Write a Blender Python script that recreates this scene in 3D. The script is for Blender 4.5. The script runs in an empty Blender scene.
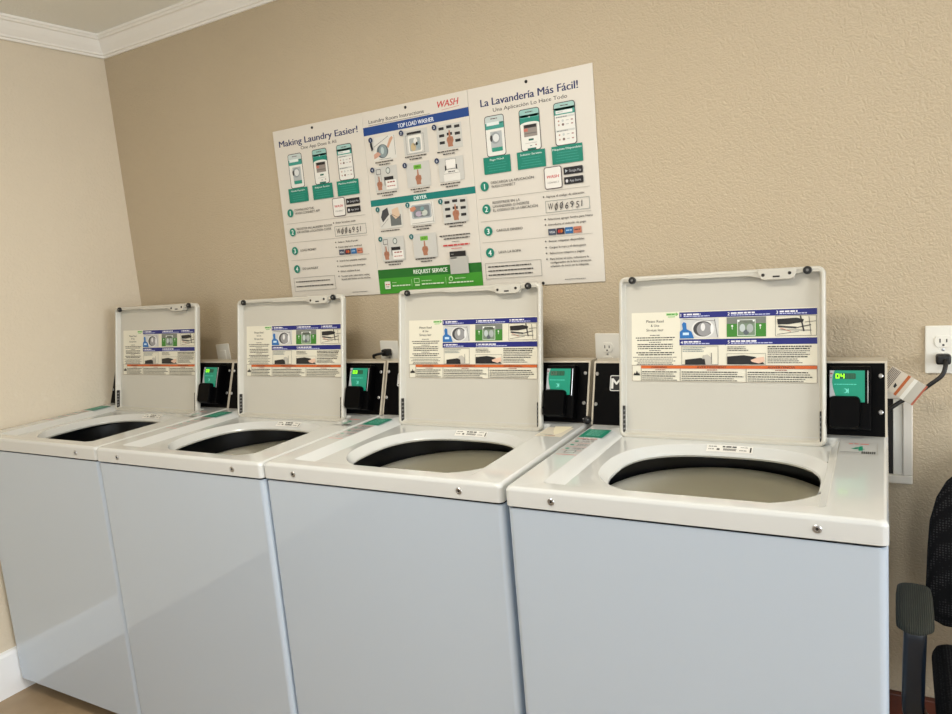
import bpy, bmesh, math, random
from mathutils import Matrix, Vector
S = bpy.context.scene
C = S.collection
R = random.Random(7)
PI = math.pi

# ------------------------------------------------------------------ materials
def srgb(r, g, b):
    f = lambda c: (c/255/12.92) if c/255 <= .04045 else ((c/255+.055)/1.055)**2.4
    return (f(r), f(g), f(b), 1)

MATS = {}
def mat(name, col, rough=.5, metal=0, coat=0, emit=None, estr=1, spec=.5, coat_rough=.05):
    if name in MATS: return MATS[name]
    m = bpy.data.materials.new(name); m.use_nodes = True
    p = m.node_tree.nodes['Principled BSDF']
    p.inputs['Base Color'].default_value = col
    p.inputs['Roughness'].default_value = rough
    p.inputs['Metallic'].default_value = metal
    p.inputs['Coat Weight'].default_value = coat
    p.inputs['Coat Roughness'].default_value = coat_rough
    p.inputs['Specular IOR Level'].default_value = spec
    if emit:
        p.inputs['Emission Color'].default_value = emit
        p.inputs['Emission Strength'].default_value = estr
    MATS[name] = m
    return m

def ink(r, g, b):
    return mat('ink_%d_%d_%d' % (r, g, b), srgb(r, g, b), .45)

def nodes(m):
    return m.node_tree.nodes, m.node_tree.links, m.node_tree.nodes['Principled BSDF']

def wall_mat(name, col, col2, bump=.5, scale=110, flecks=False):
    m = mat(name, col, .75, spec=.25)
    n, l, p = nodes(m)
    tc = n.new('ShaderNodeTexCoord')
    v = n.new('ShaderNodeTexVoronoi'); v.feature = 'SMOOTH_F1'; v.inputs['Scale'].default_value = scale
    v.inputs['Smoothness'].default_value = .6
    nz0 = n.new('ShaderNodeTexNoise'); nz0.inputs['Scale'].default_value = 40; nz0.inputs['Detail'].default_value = 2
    mixv = n.new('ShaderNodeMixRGB'); mixv.inputs[0].default_value = .035
    l.new(tc.outputs['Object'], nz0.inputs['Vector'])
    l.new(tc.outputs['Object'], mixv.inputs[1]); l.new(nz0.outputs['Color'], mixv.inputs[2])
    l.new(mixv.outputs[0], v.inputs['Vector'])
    nz = n.new('ShaderNodeTexNoise'); nz.inputs['Scale'].default_value = scale*.9; nz.inputs['Detail'].default_value = 5
    l.new(tc.outputs['Object'], nz.inputs['Vector'])
    ad = n.new('ShaderNodeMath'); ad.operation = 'MULTIPLY_ADD'; ad.inputs[1].default_value = -.8
    l.new(v.outputs['Distance'], ad.inputs[0]); l.new(nz.outputs['Fac'], ad.inputs[2])
    b = n.new('ShaderNodeBump'); b.inputs['Strength'].default_value = bump; b.inputs['Distance'].default_value = .004
    l.new(ad.outputs[0], b.inputs['Height']); l.new(b.outputs[0], p.inputs['Normal'])
    n2 = n.new('ShaderNodeTexNoise'); n2.inputs['Scale'].default_value = 1.7; n2.inputs['Detail'].default_value = 4
    l.new(tc.outputs['Object'], n2.inputs['Vector'])
    mx = n.new('ShaderNodeMixRGB'); mx.inputs[1].default_value = col; mx.inputs[2].default_value = col2
    l.new(n2.outputs['Fac'], mx.inputs[0])
    out = mx.outputs[0]
    if flecks:
        n3 = n.new('ShaderNodeTexNoise'); n3.inputs['Scale'].default_value = 22; n3.inputs['Detail'].default_value = 3
        l.new(tc.outputs['Object'], n3.inputs['Vector'])
        cr = n.new('ShaderNodeValToRGB'); cr.color_ramp.elements[0].position = .655; cr.color_ramp.elements[1].position = .69
        l.new(n3.outputs['Fac'], cr.inputs[0])
        sx = n.new('ShaderNodeSeparateXYZ'); l.new(tc.outputs['Object'], sx.inputs[0])
        lt = n.new('ShaderNodeMath'); lt.operation = 'LESS_THAN'; lt.inputs[1].default_value = 1.35
        l.new(sx.outputs['Z'], lt.inputs[0])
        mu = n.new('ShaderNodeMath'); mu.operation = 'MULTIPLY'
        l.new(cr.outputs[0], mu.inputs[0]); l.new(lt.outputs[0], mu.inputs[1])
        mu2 = n.new('ShaderNodeMath'); mu2.operation = 'MULTIPLY'; mu2.inputs[1].default_value = .12
        l.new(mu.outputs[0], mu2.inputs[0])
        m3 = n.new('ShaderNodeMixRGB'); m3.inputs[2].default_value = srgb(232, 225, 212)
        l.new(mu2.outputs[0], m3.inputs[0]); l.new(out, m3.inputs[1]); out = m3.outputs[0]
    l.new(out, p.inputs['Base Color'])
    return m

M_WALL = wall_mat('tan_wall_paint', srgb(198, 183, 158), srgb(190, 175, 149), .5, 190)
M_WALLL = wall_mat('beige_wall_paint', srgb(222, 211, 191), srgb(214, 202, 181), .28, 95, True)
M_CEIL = wall_mat('ceiling_paint', srgb(242, 243, 238), srgb(238, 239, 234), .15, 100)
M_TRIM = mat('trim_paint', srgb(246, 244, 238), .35)
M_BASE = mat('white_baseboard_paint', srgb(246, 248, 250), .35)
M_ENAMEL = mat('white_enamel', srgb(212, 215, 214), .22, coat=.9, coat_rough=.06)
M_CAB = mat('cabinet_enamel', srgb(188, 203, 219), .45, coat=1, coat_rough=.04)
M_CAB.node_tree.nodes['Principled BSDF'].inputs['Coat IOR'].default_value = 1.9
M_LIDP = mat('lid_enamel', srgb(200, 197, 186), .3, coat=.2)
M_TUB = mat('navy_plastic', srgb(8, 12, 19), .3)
M_BASKET = mat('basket_enamel', srgb(244, 241, 228), .35)
M_BLACKG = mat('black_console_face', srgb(3, 3, 4), .4, spec=.08)
M_BLACK = mat('black_rubber', srgb(14, 14, 15), .5)
M_CONS = mat('console_enamel', srgb(196, 188, 172), .3, coat=.2)
M_STEEL = mat('steel', srgb(190, 190, 190), .3, 1)
M_GREYP = mat('grey_pin', srgb(120, 120, 118), .4)
M_OUTLET = mat('outlet_plate', srgb(232, 230, 220), .35)
M_DARK = mat('dark_slot', srgb(25, 22, 20), .6)
M_BOARD = mat('sign_board', srgb(220, 215, 205), .4)
M_SCREENG = mat('screen_glow', srgb(16, 136, 110), .3, emit=srgb(0, 165, 132), estr=.12)
M_LED = mat('led_glow', srgb(120, 240, 20), .4, emit=srgb(165, 255, 20), estr=1.6)
M_PAPER = mat('paper', srgb(226, 224, 214), .6)

# ------------------------------------------------------------------ mesh helpers
def tag(o, label=None, cat=None, group=None, kind=None):
    if label: o['label'] = label
    if cat: o['category'] = cat
    if group: o['group'] = group
    if kind: o['kind'] = kind
    return o

def obj(name, bm, mats, parent=None, smooth=False, angle=35):
    me = bpy.data.meshes.new(name)
    bmesh.ops.recalc_face_normals(bm, faces=bm.faces)
    bm.to_mesh(me); bm.free()
    if not isinstance(mats, (list, tuple)): mats = [mats]
    for m in mats: me.materials.append(m)
    o = bpy.data.objects.new(name, me); C.objects.link(o)
    if smooth:
        for p in me.polygons: p.use_smooth = True
        me.set_sharp_from_angle(angle=math.radians(angle))
        wn = o.modifiers.new('even_shading', 'WEIGHTED_NORMAL'); wn.keep_sharp = True; wn.weight = 100
    if parent: o.parent = parent
    return o

def empty(name, loc=(0, 0, 0), rz=0):
    o = bpy.data.objects.new(name, None); C.objects.link(o)
    o.empty_display_size = .1
    o.location = loc; o.rotation_euler = (0, 0, rz)
    return o

def struct(name, bm, m, **k):
    return tag(obj(name, bm, m, **k), kind='structure')

def add_box(bm, lo, hi, bev=0, seg=2, M=None, mi=0):
    vs = [bm.verts.new((x, y, z)) for x in (lo[0], hi[0]) for y in (lo[1], hi[1]) for z in (lo[2], hi[2])]
    idx = [(0, 1, 3, 2), (4, 6, 7, 5), (0, 4, 5, 1), (2, 3, 7, 6), (0, 2, 6, 4), (1, 5, 7, 3)]
    fs = [bm.faces.new([vs[i] for i in f]) for f in idx]
    for f in fs: f.material_index = mi
    if bev:
        es = list({e for f in fs for e in f.edges})
        r = bmesh.ops.bevel(bm, geom=es, offset=bev, segments=seg, profile=.5, affect='EDGES')
        vs = list({v for f in r['faces'] for v in f.verts} | {v for v in vs if v.is_valid})
        for f in r['faces']: f.material_index = mi
    if M is not None:
        for v in vs: v.co = M @ v.co
    return bm

def box(lo, hi, bev=0, seg=2, M=None):
    return add_box(bmesh.new(), lo, hi, bev, seg, M)

def loft(bm, loops, close_start=False, close_end=False, mi=0, M=None, cyclic=True):
    vl = [[bm.verts.new((M @ Vector(p)) if M is not None else p) for p in L] for L in loops]
    n = len(vl[0])
    for a, b in zip(vl, vl[1:]):
        for i in range(n if cyclic else n-1):
            j = (i+1) % n
            bm.faces.new((a[i], a[j], b[j], b[i])).material_index = mi
    if close_start: bm.faces.new(list(reversed(vl[0]))).material_index = mi
    if close_end: bm.faces.new(vl[-1]).material_index = mi
    return bm

def circle(r, n, z=0, c=(0, 0)):
    return [(c[0]+r*math.cos(2*PI*i/n), c[1]+r*math.sin(2*PI*i/n), z) for i in range(n)]

def revolve(bm, prof, n=32, c=(0, 0), M=None, close0=False, close1=False, mi=0):
    return loft(bm, [circle(max(r, 1e-4), n, z, c) for r, z in prof], close0, close1, mi, M)

def tube(bm, pts, rad, n=10, mi=0, caps=True):
    pts = [Vector(p) for p in pts]
    rads = rad if isinstance(rad, (list, tuple)) else [rad]*len(pts)
    up = None; loops = []
    for i, p in enumerate(pts):
        d = (pts[min(i+1, len(pts)-1)] - pts[max(i-1, 0)]).normalized()
        if up is None:
            up = Vector((0, 0, 1)) if abs(d.z) < .9 else Vector((1, 0, 0))
        a = (up - d*up.dot(d)).normalized(); b = d.cross(a); up = a
        loops.append([tuple(p + (a*math.cos(2*PI*k/n) + b*math.sin(2*PI*k/n))*rads[i]) for k in range(n)])
    return loft(bm, loops, caps, caps, mi)

def smooth_path(pts, k=6):
    P = [Vector(p) for p in pts]; P = [P[0]*2-P[1]] + P + [P[-1]*2-P[-2]]; out = []
    for i in range(1, len(P)-2):
        for j in range(k):
            t = j/k
            out.append(.5*((2*P[i]) + (P[i+1]-P[i-1])*t + (2*P[i-1]-5*P[i]+4*P[i+1]-P[i+2])*t*t + (-P[i-1]+3*P[i]-3*P[i+1]+P[i+2])*t**3))
    out.append(P[-2])
    return out

def rrect(x0, y0, x1, y1, r, n=10):
    out = []
    for cx, cy, a0 in ((x1-r, y1-r, 0), (x0+r, y1-r, 90), (x0+r, y0+r, 180), (x1-r, y0+r, 270)):
        for k in range(n+1):
            a = math.radians(a0+90*k/n); out.append((cx+r*math.cos(a), cy+r*math.sin(a)))
    return out

def superel(cx, cy, hx, hy, e, n=240, wob=None):
    out = []
    for k in range(n):
        a = 2*PI*k/n; c, s = math.cos(a), math.sin(a)
        x = cx+hx*math.copysign(abs(c)**(2/e), c); y = cy+hy*math.copysign(abs(s)**(2/e), s)
        if wob: y += wob(x, y)
        out.append((x, y))
    return out

def radial(shape, c, angs):
    """where rays from c at the given angles leave a closed outline around c"""
    pts = [(math.atan2(y-c[1], x-c[0]) % (2*PI), x, y) for x, y in shape]
    out = []
    n = len(shape)
    for a in angs:
        dx, dy = math.cos(a), math.sin(a); best = None
        for i in range(n):
            x1, y1 = shape[i]; x2, y2 = shape[(i+1) % n]
            ex, ey = x2-x1, y2-y1
            den = dx*ey-dy*ex
            if abs(den) < 1e-12: continue
            t = ((x1-c[0])*ey-(y1-c[1])*ex)/den
            s = ((x1-c[0])*dy-(y1-c[1])*dx)/den
            if t > 0 and -1e-9 <= s <= 1+1e-9 and (best is None or t > best): best = t
        out.append((c[0]+dx*best, c[1]+dy*best))
    return out

# ------------------------------------------------------------------ flat printing
TXT = {}
def glyphs(s, bold=0.0, shear=0.0):
    k = (s, bold, shear)
    if k in TXT: return TXT[k]
    cu = bpy.data.curves.new('t', 'FONT'); cu.body = s; cu.size = 1; cu.resolution_u = 3; cu.shear = shear
    o = bpy.data.objects.new('t', cu); C.objects.link(o)
    dg = bpy.context.evaluated_depsgraph_get(); dg.update()
    me = bpy.data.meshes.new_from_object(o.evaluated_get(dg))
    vs = [(v.co.x, v.co.y) for v in me.vertices]; fs = [tuple(p.vertices) for p in me.polygons]
    bpy.data.objects.remove(o); bpy.data.curves.remove(cu); bpy.data.meshes.remove(me)
    TXT[k] = (vs, fs)
    return TXT[k]
CAP = .729

class Art:
    """printing on a flat face: u to the right, v down, in mm, laid as thin ink layers over M's xy plane"""
    def __init__(s, M, step=.00012):
        s.M = M; s.bm = bmesh.new(); s.mats = []; s.z = step; s.step = step
    def slot(s, m):
        if isinstance(m, tuple): m = ink(*m)
        if m not in s.mats: s.mats.append(m)
        return s.mats.index(m)
    def up(s, n=1): s.z += s.step*n
    def poly(s, pts, m):
        k = s.slot(m)
        vs = [s.bm.verts.new(s.M @ Vector((u/1000, -v/1000, s.z))) for u, v in pts]
        a = sum(pts[i][0]*pts[(i+1) % len(pts)][1]-pts[(i+1) % len(pts)][0]*pts[i][1] for i in range(len(pts)))
        if a > 0: vs.reverse()
        f = s.bm.faces.new(vs); f.material_index = k
    def rect(s, x0, y0, x1, y1, m): s.poly([(x0, y0), (x1, y0), (x1, y1), (x0, y1)], m)
    def rr(s, x0, y0, x1, y1, r, m): s.poly(rrect(x0, y0, x1, y1, r, 5), m)
    def disc(s, x, y, r, m, ry=None, n=24): s.poly([(x+r*math.cos(2*PI*i/n), y+(ry or r)*math.sin(2*PI*i/n)) for i in range(n)], m)
    def line(s, x0, y0, x1, y1, w, m):
        d = math.hypot(x1-x0, y1-y0) or 1; nx, ny = -(y1-y0)/d*w/2, (x1-x0)/d*w/2
        s.poly([(x0+nx, y0+ny), (x1+nx, y1+ny), (x1-nx, y1-ny), (x0-nx, y0-ny)], m)
    def frame(s, x0, y0, x1, y1, w, m):
        s.rect(x0, y0, x1, y0+w, m); s.rect(x0, y1-w, x1, y1, m); s.rect(x0, y0+w, x0+w, y1-w, m); s.rect(x1-w, y0+w, x1, y1-w, m)
    def text(s, x, base, h, body, m, x1=None, bold=0.0, shear=0.0, center=False):
        vs, fs = glyphs(body, 0, shear)
        if not vs: return
        if bold:
            for sh in (-1, 1):
                d = sh*bold*h/CAP*.9
                s.text(x+d, base, h, body, m, None if x1 is None else x1+d, 0, shear, center); s.z += .000004
            s.z += .000004
        lo = min(v[0] for v in vs); hi = max(v[0] for v in vs)
        sy = h/CAP; sx = sy if x1 is None else (x1-x)/(hi-lo)
        if center: x = x-(hi-lo)*sx/2
        k = s.slot(m)
        bv = [s.bm.verts.new(s.M @ Vector(((x+(a-lo)*sx)/1000, -(base-b*sy)/1000, s.z))) for a, b in vs]
        for f in fs:
            try: s.bm.faces.new([bv[i] for i in f]).material_index = k
            except ValueError: pass
    def words(s, x0, x1, y, h, m):
        """a line of writing too small to read"""
        x = x0
        while x < x1-1:
            w = min(R.uniform(2.5, 9)*h/2.2, x1-x)
            s.rect(x, y-h/2, x+w, y+h/2, m); x += w+h*.55
    def para(s, x0, x1, ys, h, m, center=False):
        for y in ys:
            q = R.uniform(.0, .22)*(x1-x0)
            if center: s.words(x0+q/2, x1-q/2, y, h, m)
            else: s.words(x0, x1-q, y, h, m)
    def done(s, name, parent=None):
        me = bpy.data.meshes.new(name); s.bm.to_mesh(me); s.bm.free()
        for m in s.mats: me.materials.append(m)
        o = bpy.data.objects.new(name, me); C.objects.link(o)
        if parent: o.parent = parent
        return o

# ------------------------------------------------------------------ the room
HC = 2.306
LT = -.01586          # slight skew of the left wall
lx = lambda y: -.0025+LT*abs(y)
YF, XR = -6.0, 5.2
def prism(bm, pts, z0, z1):
    return loft(bm, [[(x, y, z0) for x, y in pts], [(x, y, z1) for x, y in pts]], True, True)
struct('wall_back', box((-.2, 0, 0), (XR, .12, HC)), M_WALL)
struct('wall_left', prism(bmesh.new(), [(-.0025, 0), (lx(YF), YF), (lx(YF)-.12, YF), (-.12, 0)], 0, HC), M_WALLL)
M_FLOOR = mat('brown_floor', srgb(128, 108, 84), .5)
n, l, p = nodes(M_FLOOR)
tc = n.new('ShaderNodeTexCoord'); nz = n.new('ShaderNodeTexNoise'); nz.inputs['Scale'].default_value = 9; nz.inputs['Detail'].default_value = 8
l.new(tc.outputs['Object'], nz.inputs['Vector'])
mx = n.new('ShaderNodeMixRGB'); mx.inputs[1].default_value = srgb(142, 120, 92); mx.inputs[2].default_value = srgb(182, 160, 130)
l.new(nz.outputs['Fac'], mx.inputs[0]); l.new(mx.outputs[0], p.inputs['Base Color'])
struct('floor', box((-.2, YF, -.1), (XR, .12, 0)), M_FLOOR)
struct('ceiling', box((-.2, YF, HC), (XR, .12, HC+.1)), M_CEIL)
# right wall with its big window opening
WY0, WY1, WZ0, WZ1 = -2.4, -.5, .8, 2.1
bm = bmesh.new()
add_box(bm, (XR, YF, 0), (XR+.12, WY0, HC)); add_box(bm, (XR, WY1, 0), (XR+.12, .12, HC))
add_box(bm, (XR, WY0, 0), (XR+.12, WY1, WZ0)); add_box(bm, (XR, WY0, WZ1), (XR+.12, WY1, HC))
struct('wall_right', bm, M_WALLL)
bm = bmesh.new()
for a, b in ((WY0, WY0+.06), (WY1-.06, WY1), ((WY0+WY1)/2-.03, (WY0+WY1)/2+.03)): add_box(bm, (XR+.02, a, WZ0), (XR+.08, b, WZ1), .004)
for a, b in ((WZ0, WZ0+.06), (WZ1-.06, WZ1)): add_box(bm, (XR+.02, WY0, a), (XR+.08, WY1, b), .004)
struct('window_1', bm, M_TRIM)

# crown moulding, one length on each wall: profile as (out from wall, down from ceiling)
CP = [(0, .071), (.007, .071), (.009, .064), (.015, .062), (.016, .056), (.021, .050), (.030, .038), (.038, .024), (.041, .018), (.049, .016), (.052, .010), (.056, .008), (.056, 0), (0, 0)]
bm = bmesh.new()
loft(bm, [[(d, -d, HC-h) for d, h in CP], [(XR, -d, HC-h) for d, h in CP]], True, True)
struct('trim_1', bm, M_TRIM)
bm = bmesh.new()
loft(bm, [[(d, -d, HC-h) for d, h in CP], [(lx(YF)+d, YF, HC-h) for d, h in CP]], True, True)
struct('trim_2', bm, M_TRIM)
BP = [(0, 0), (.016, 0), (.016, .142), (.012, .152), (0, .156)]
bm = bmesh.new()
loft(bm, [[(lx(0)+d, -.02, h) for d, h in BP], [(lx(1.12)+d, -1.125, h) for d, h in BP]], True, True)
struct('baseboard_left', bm, M_BASE)
M_WOOD = mat('red_brown_wood', srgb(74, 34, 22), .45)
n, l, p = nodes(M_WOOD)
tc = n.new('ShaderNodeTexCoord'); nz = n.new('ShaderNodeTexNoise'); nz.inputs['Scale'].default_value = 14; nz.inputs['Detail'].default_value = 5
l.new(tc.outputs['Object'], nz.inputs['Vector'])
mx = n.new('ShaderNodeMixRGB'); mx.inputs[1].default_value = srgb(48, 22, 14); mx.inputs[2].default_value = srgb(120, 58, 36)
l.new(nz.outputs['Fac'], mx.inputs[0]); l.new(mx.outputs[0], p.inputs['Base Color'])
struct('baseboard_back', box((2.2, -.018, 0), (XR, 0, .236), .003), M_WOOD)

# ------------------------------------------------------------------ washing machine
W = .66; TH = .01183; B0 = -.0025
MW = .6543; D = .6942; H = .9167; H1 = .041
HR = H-.016

def build_washer():
    root = empty('washing_machine')
    # cabinet: tall steel shell with rounded front corners
    def outline(ins, rf=.014):
        x0, x1, y0, y1 = .001+ins, MW-.001-ins, -D+.003+ins, -.085
        out = []
        for cx, cy, a0 in ((x1-rf, y0+rf, 270), (x1-.004, y1-.004, 0), (x0+.004, y1-.004, 90), (x0+rf, y0+rf, 180)):
            r = rf if a0 in (270, 180) else .004
            for k in range(9):
                a = math.radians(a0+90*k/8); out.append((cx+r*math.cos(a), cy+r*math.sin(a)))
        return out
    zt = H-H1-.0035
    loops = [[(x, y, z) for x, y in outline(i)] for i, z in ((.004, .047), (.0, .050), (0, zt-.002), (.002, zt))]
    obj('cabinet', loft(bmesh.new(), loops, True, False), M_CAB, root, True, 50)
    for x in (.05, MW-.05):
        for y in (-D+.07, -.12):
            obj('foot', revolve(bmesh.new(), [(.022, 0), (.024, .012), (.012, .016), (.012, .06)], 16, (x, y), None, True, True), M_BLACK, root, True)
    # top panel with lid recess and funnel mouth
    c = (.335, -.455)
    Lout = rrect(0, -D, MW, -.056, .011, 8)
    Lr = rrect(.064, -.652, .565, -.222, .016, 8)
    Lr2 = rrect(.092, -.646, .552, -.2225, .016, 8)
    wob = lambda x, y: (-.010*math.exp(-((x-.33)/.075)**4) if y < -.55 else 0)
    F1 = superel(.345, -.448, .222, .184, 2.5, wob=wob)
    F2 = superel(.345, -.4545, .210, .1755, 2.6, wob=wob)
    F3 = superel(.345, -.458, .198, .168, 2.7, wob=wob)
    angs = [2*PI*k/96 for k in range(96)]
    for L in (Lout, Lr, Lr2):
        for x, y in L: angs.append(math.atan2(y-c[1], x-c[0]) % (2*PI))
    angs = sorted(set(round(a, 5) for a in angs))
    out = [angs[0]]
    for a in angs[1:]:
        if a-out[-1] > 2e-4: out.append(a)
    angs = out
    def ins(L, d):
        x0 = min(q[0] for q in L); x1 = max(q[0] for q in L); y0 = min(q[1] for q in L); y1 = max(q[1] for q in L)
        return rrect(x0+d, y0+d, x1-d, y1-d, .012, 8)
    seq = [(ins(Lout, .003), H-H1), (Lout, H-H1+.002), (Lout, H-.009), (ins(Lout, .0012), H-.005), (ins(Lout, .0035), H-.002), (ins(Lout, .0075), H),
           (ins(Lr, -.003), H), (ins(Lr, -.0), H-.0012), (Lr2, HR+.001), (ins(Lr2, .002), HR),
           (F1, HR), (superel(.345, -.449, .220, .182, 2.5, wob=wob), HR-.001), (F2, HR-.008), (F3, HR-.0155), (superel(.345, -.4585, .1965, .1665, 2.7, wob=wob), HR-.019), (superel(.345, -.458, .2, .17, 2.7), HR-.024)]
    loops = [[(x, y, z) for x, y in radial(L, c, angs)] for L, z in seq]
    obj('top_panel', loft(bmesh.new(), loops), M_ENAMEL, root, True, 24)
    # dark tub ring under the mouth, then the basket
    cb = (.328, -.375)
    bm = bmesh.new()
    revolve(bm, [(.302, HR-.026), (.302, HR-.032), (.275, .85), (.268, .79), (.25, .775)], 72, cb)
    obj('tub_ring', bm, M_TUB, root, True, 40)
    bm = bmesh.new()
    revolve(bm, [(.262, .785), (.258, .798), (.248, .803), (.236, .799), (.228, .786), (.226, .74), (.234, .70), (.234, .46), (.22, .43), (.05, .42), (.0, .42)], 72, cb)
    obj('basket', bm, M_BASKET, root, True, 50)
    obj('agitator', revolve(bmesh.new(), [(.15, .422), (.13, .44), (.06, .46), (.045, .56), (.03, .60), (0, .605)], 40, cb), M_BASKET, root, True, 50)
    # fascia screws
    for x in (.098, .555):
        Mx = Matrix.Translation((x, -D+.001, .8945)) @ Matrix.Rotation(PI/2, 4, 'X')
        bm = bmesh.new()
        revolve(bm, [(.0072, 0), (.0072, .0015), (.0060, .0028), (.0042, .0030), (.0038, .0016), (0.0001, .0016)], 20, M=Mx, close0=True)
        revolve(bm, [(.0026, .0017), (.0026, .0021), (.0001, .0021)], 6, M=Mx, mi=1)
        obj('screw', bm, [M_STEEL, M_DARK], root, True)
    # serial label on the rear slope of the funnel
    sl = Vector((0, -.2745-(-.2645), -.0115)); sl = Vector((0, -.0235, -.0150)).normalized()
    u = Vector((1, 0, 0)); vv = -sl; nn = u.cross(vv)
    Ms = Matrix(((u.x, vv.x, nn.x, .300), (u.y, vv.y, nn.y, -.2668), (u.z, vv.z, nn.z, HR-.0008), (0, 0, 0, 1)))
    a = Art(Ms, .0002); a.z = .0010
    [a.rect(i*7, .5, i*7+7, 20, (232, 231, 225)) for i in range(14)]; a.up(2)
    a.words(4, 22, 5, 2.2, (60, 60, 60)); a.words(34, 66, 5, 4, (50, 50, 50)); a.words(72, 88, 5, 1.6, (70, 70, 70))
    a.words(4, 16, 13, 2, (60, 60, 60)); a.words(22, 28, 13, 5, (40, 40, 40))
    for i in range(14): a.rect(36+i*2.0, 10, 37.1+i*2.0, 16, (50, 50, 50))
    a.words(70, 86, 14, 2, (60, 60, 60)); a.rect(92, 4, 95, 18, (30, 30, 30))
    lab = a.done('serial_label', root)
    for v in lab.data.vertices:      # bend it to the curve of the funnel
        v.co.y -= .181*(1-(1-min(1, (abs(v.co.x-.345)/.216))**2.55)**(1/2.55))
    # lid, standing open
    p0 = Vector((.0863, -.2437, .8991)); p1 = Vector((.0863, -.1792, 1.2855))
    V = (p1-p0); LH = V.length; V.normalize(); U = Vector((1, 0, 0)); N = U.cross(V)
    ML = Matrix(((U.x, V.x, N.x, p0.x), (U.y, V.y, N.y, p0.y), (U.z, V.z, N.z, p0.z), (0, 0, 0, 1)))
    LW = .454
    def lr(i, r): return rrect(i, i, LW-i, LH-i, r, 8)
    seq = [(.010, .012, -.022), (.004, .014, -.021), (0, .017, -.016), (0, .018, -.005), (.0015, .0165, -.0015), (.004, .014, 0), (.0075, .0115, -.0003), (.010, .010, -.003), (.0125, .009, -.0175), (.016, .007, -.0188)]
    loops = [[(x, y, w) for x, y in lr(i, r)] for i, r, w in seq]
    lid = obj('lid', loft(bmesh.new(), loops, True, True, M=ML), M_LIDP, root, True, 40)
    # stiffening flange and latch plate along the lid's free edge
    t = lambda u_, v_: (u_/1000, LH-v_/1000)
    fl = [(8, 4), (8, 12), (30, 13), (110, 11), (150, 11), (172, 14), (300, 15), (316, 19), (326, 22), (388, 22), (398, 15), (410, 13), (446, 13), (446, 4)]
    fl = [t(*q) for q in fl]
    loft(bm := bmesh.new(), [[(x, y, -.012) for x, y in fl], [(x, y, -.0022) for x, y in fl], [(x, y+.0008, -.0008) for x, y in fl]], True, True, M=ML)
    obj('flange', bm, M_LIDP, lid, True, 40)
    lp = [t(*q) for q in [(318, 3), (320, 12), (326, 24), (334, 26), (384, 26), (392, 23), (397, 12), (398, 3)]]
    bm = bmesh.new()
    loft(bm, [[(x, y, -.012) for x, y in lp], [(x, y, .0030) for x, y in lp], [((x-.2)*.997+.2008, y+.001, .0042) for x, y in lp]], True, True, M=ML)
    for q in ((330, 15), (384, 13)):
        x, y = t(*q); revolve(bm, [(.0036, .004), (.0036, .0050), (.0001, .0050)], 12, (x, y), ML, mi=1)
    x, y = t(357, 19); add_box(bm, (x-.007, y-.002, .004), (x+.007, y+.0015, .0048), M=ML, mi=1)
    obj('latch_plate', bm, [M_LIDP, M_DARK], lid, True, 40)
    for q in ((35, 10), (419, 9)):
        x, y = t(*q)
        bm = bmesh.new()
        revolve(bm, [(.0085, -.003), (.0090, .003), (.0078, .0062), (.0045, .0066), (.0040, .005), (.0001, .005)], 24, (x, y), ML)
        revolve(bm, [(.0030, .0049), (.0028, .0058), (.0001, .006)], 12, (x, y), ML, mi=1)
        obj('bumper', bm, [M_BLACK, M_GREYP], lid, True)
    for sx in (0, 1):
        bm = bmesh.new()
        xa = .0112 if sx == 0 else LW-.0112
        add_box(bm, (xa-.0016, .012, -.0135), (xa+.0016, .078, -.0012), .001, 1, ML)
        for k in range(5): add_box(bm, (xa-.0019, .02+k*.011, -.010), (xa+.0019, .024+k*.011, -.0008), .0004, 1, ML, 1)
        obj('hinge_strip', bm, [M_DARK, M_GREYP], lid)
        bm = bmesh.new()
        xo = -.0005 if sx == 0 else LW+.0005
        for yy in (.062, .046):
            add_box(bm, (xo-.0015, yy, -.013), (xo+.0015, yy+.005, -.008), .0005, 1, ML)
        obj('hinge_pin', bm, M_DARK, lid)
    # instruction label on the inside of the lid
    MA = ML @ Matrix.Translation((0, LH, -.0187))
    a = Art(MA)
    paper = (228, 224, 206); blue = (24, 32, 118); blk = (34, 32, 32); org = (205, 98, 42); gry = (70, 68, 66)
    a.rect(27, 88, 436, 255, paper); a.up()
    a.rr(111, 91, 134, 97, 1.5, (160, 205, 140)); a.poly([(134, 89), (140, 94), (134, 99)], (120, 180, 100)); a.rect(115, 99, 132, 101, (120, 180, 100))
    a.up(); a.words(113, 132, 94, 2.4, (70, 140, 60))
    a.text(84, 112.5, 6.5, 'Please Read', blk, center=True, bold=.008)
    a.text(84, 122.5, 6, '& Use', blk, center=True, bold=.008)
    a.text(84, 133.5, 6.5, 'Sírvase leer', blk, center=True, bold=.008)
    a.words(72, 96, 143, 1.8, gry); a.para(34, 134, (149, 154.5), 2.3, blk, True); a.words(70, 98, 160, 1.8, gry)
    a.para(34, 134, (165, 170, 175), 2.3, blk, True); a.words(70, 98, 180, 1.8, gry); a.para(36, 132, (185, 190), 2.6, blk, True)
    a.para(30, 136, (196, 200.5, 205, 209.5, 213), 1.7, gry, True)
    a.rect(142, 90, 436, 104, blue); a.rect(142, 154, 436, 168, blue)
    a.frame(245, 168, 246.5, 169, .5, blue)
    a.up()
    wht = (235, 235, 240)
    for x, y, d, x1 in ((145, 101.5, '1', 215), (251, 101.5, '2', 345), (354, 101.5, '3', 420), (145, 166, '4', 215), (251, 166, '5', 350)):
        a.text(x, y-1, 7.5, d, wht, bold=.02)
        a.words(x+7, x+7+(x1-x)*.55, y-6, 3.4, wht); a.words(x+7, x1-4, y-1.6, 2.2, (190, 196, 230))
    # picture 1: basket and detergent bottle
    a.rect(144, 105, 231, 151, (205, 206, 204)); a.up()
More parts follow.
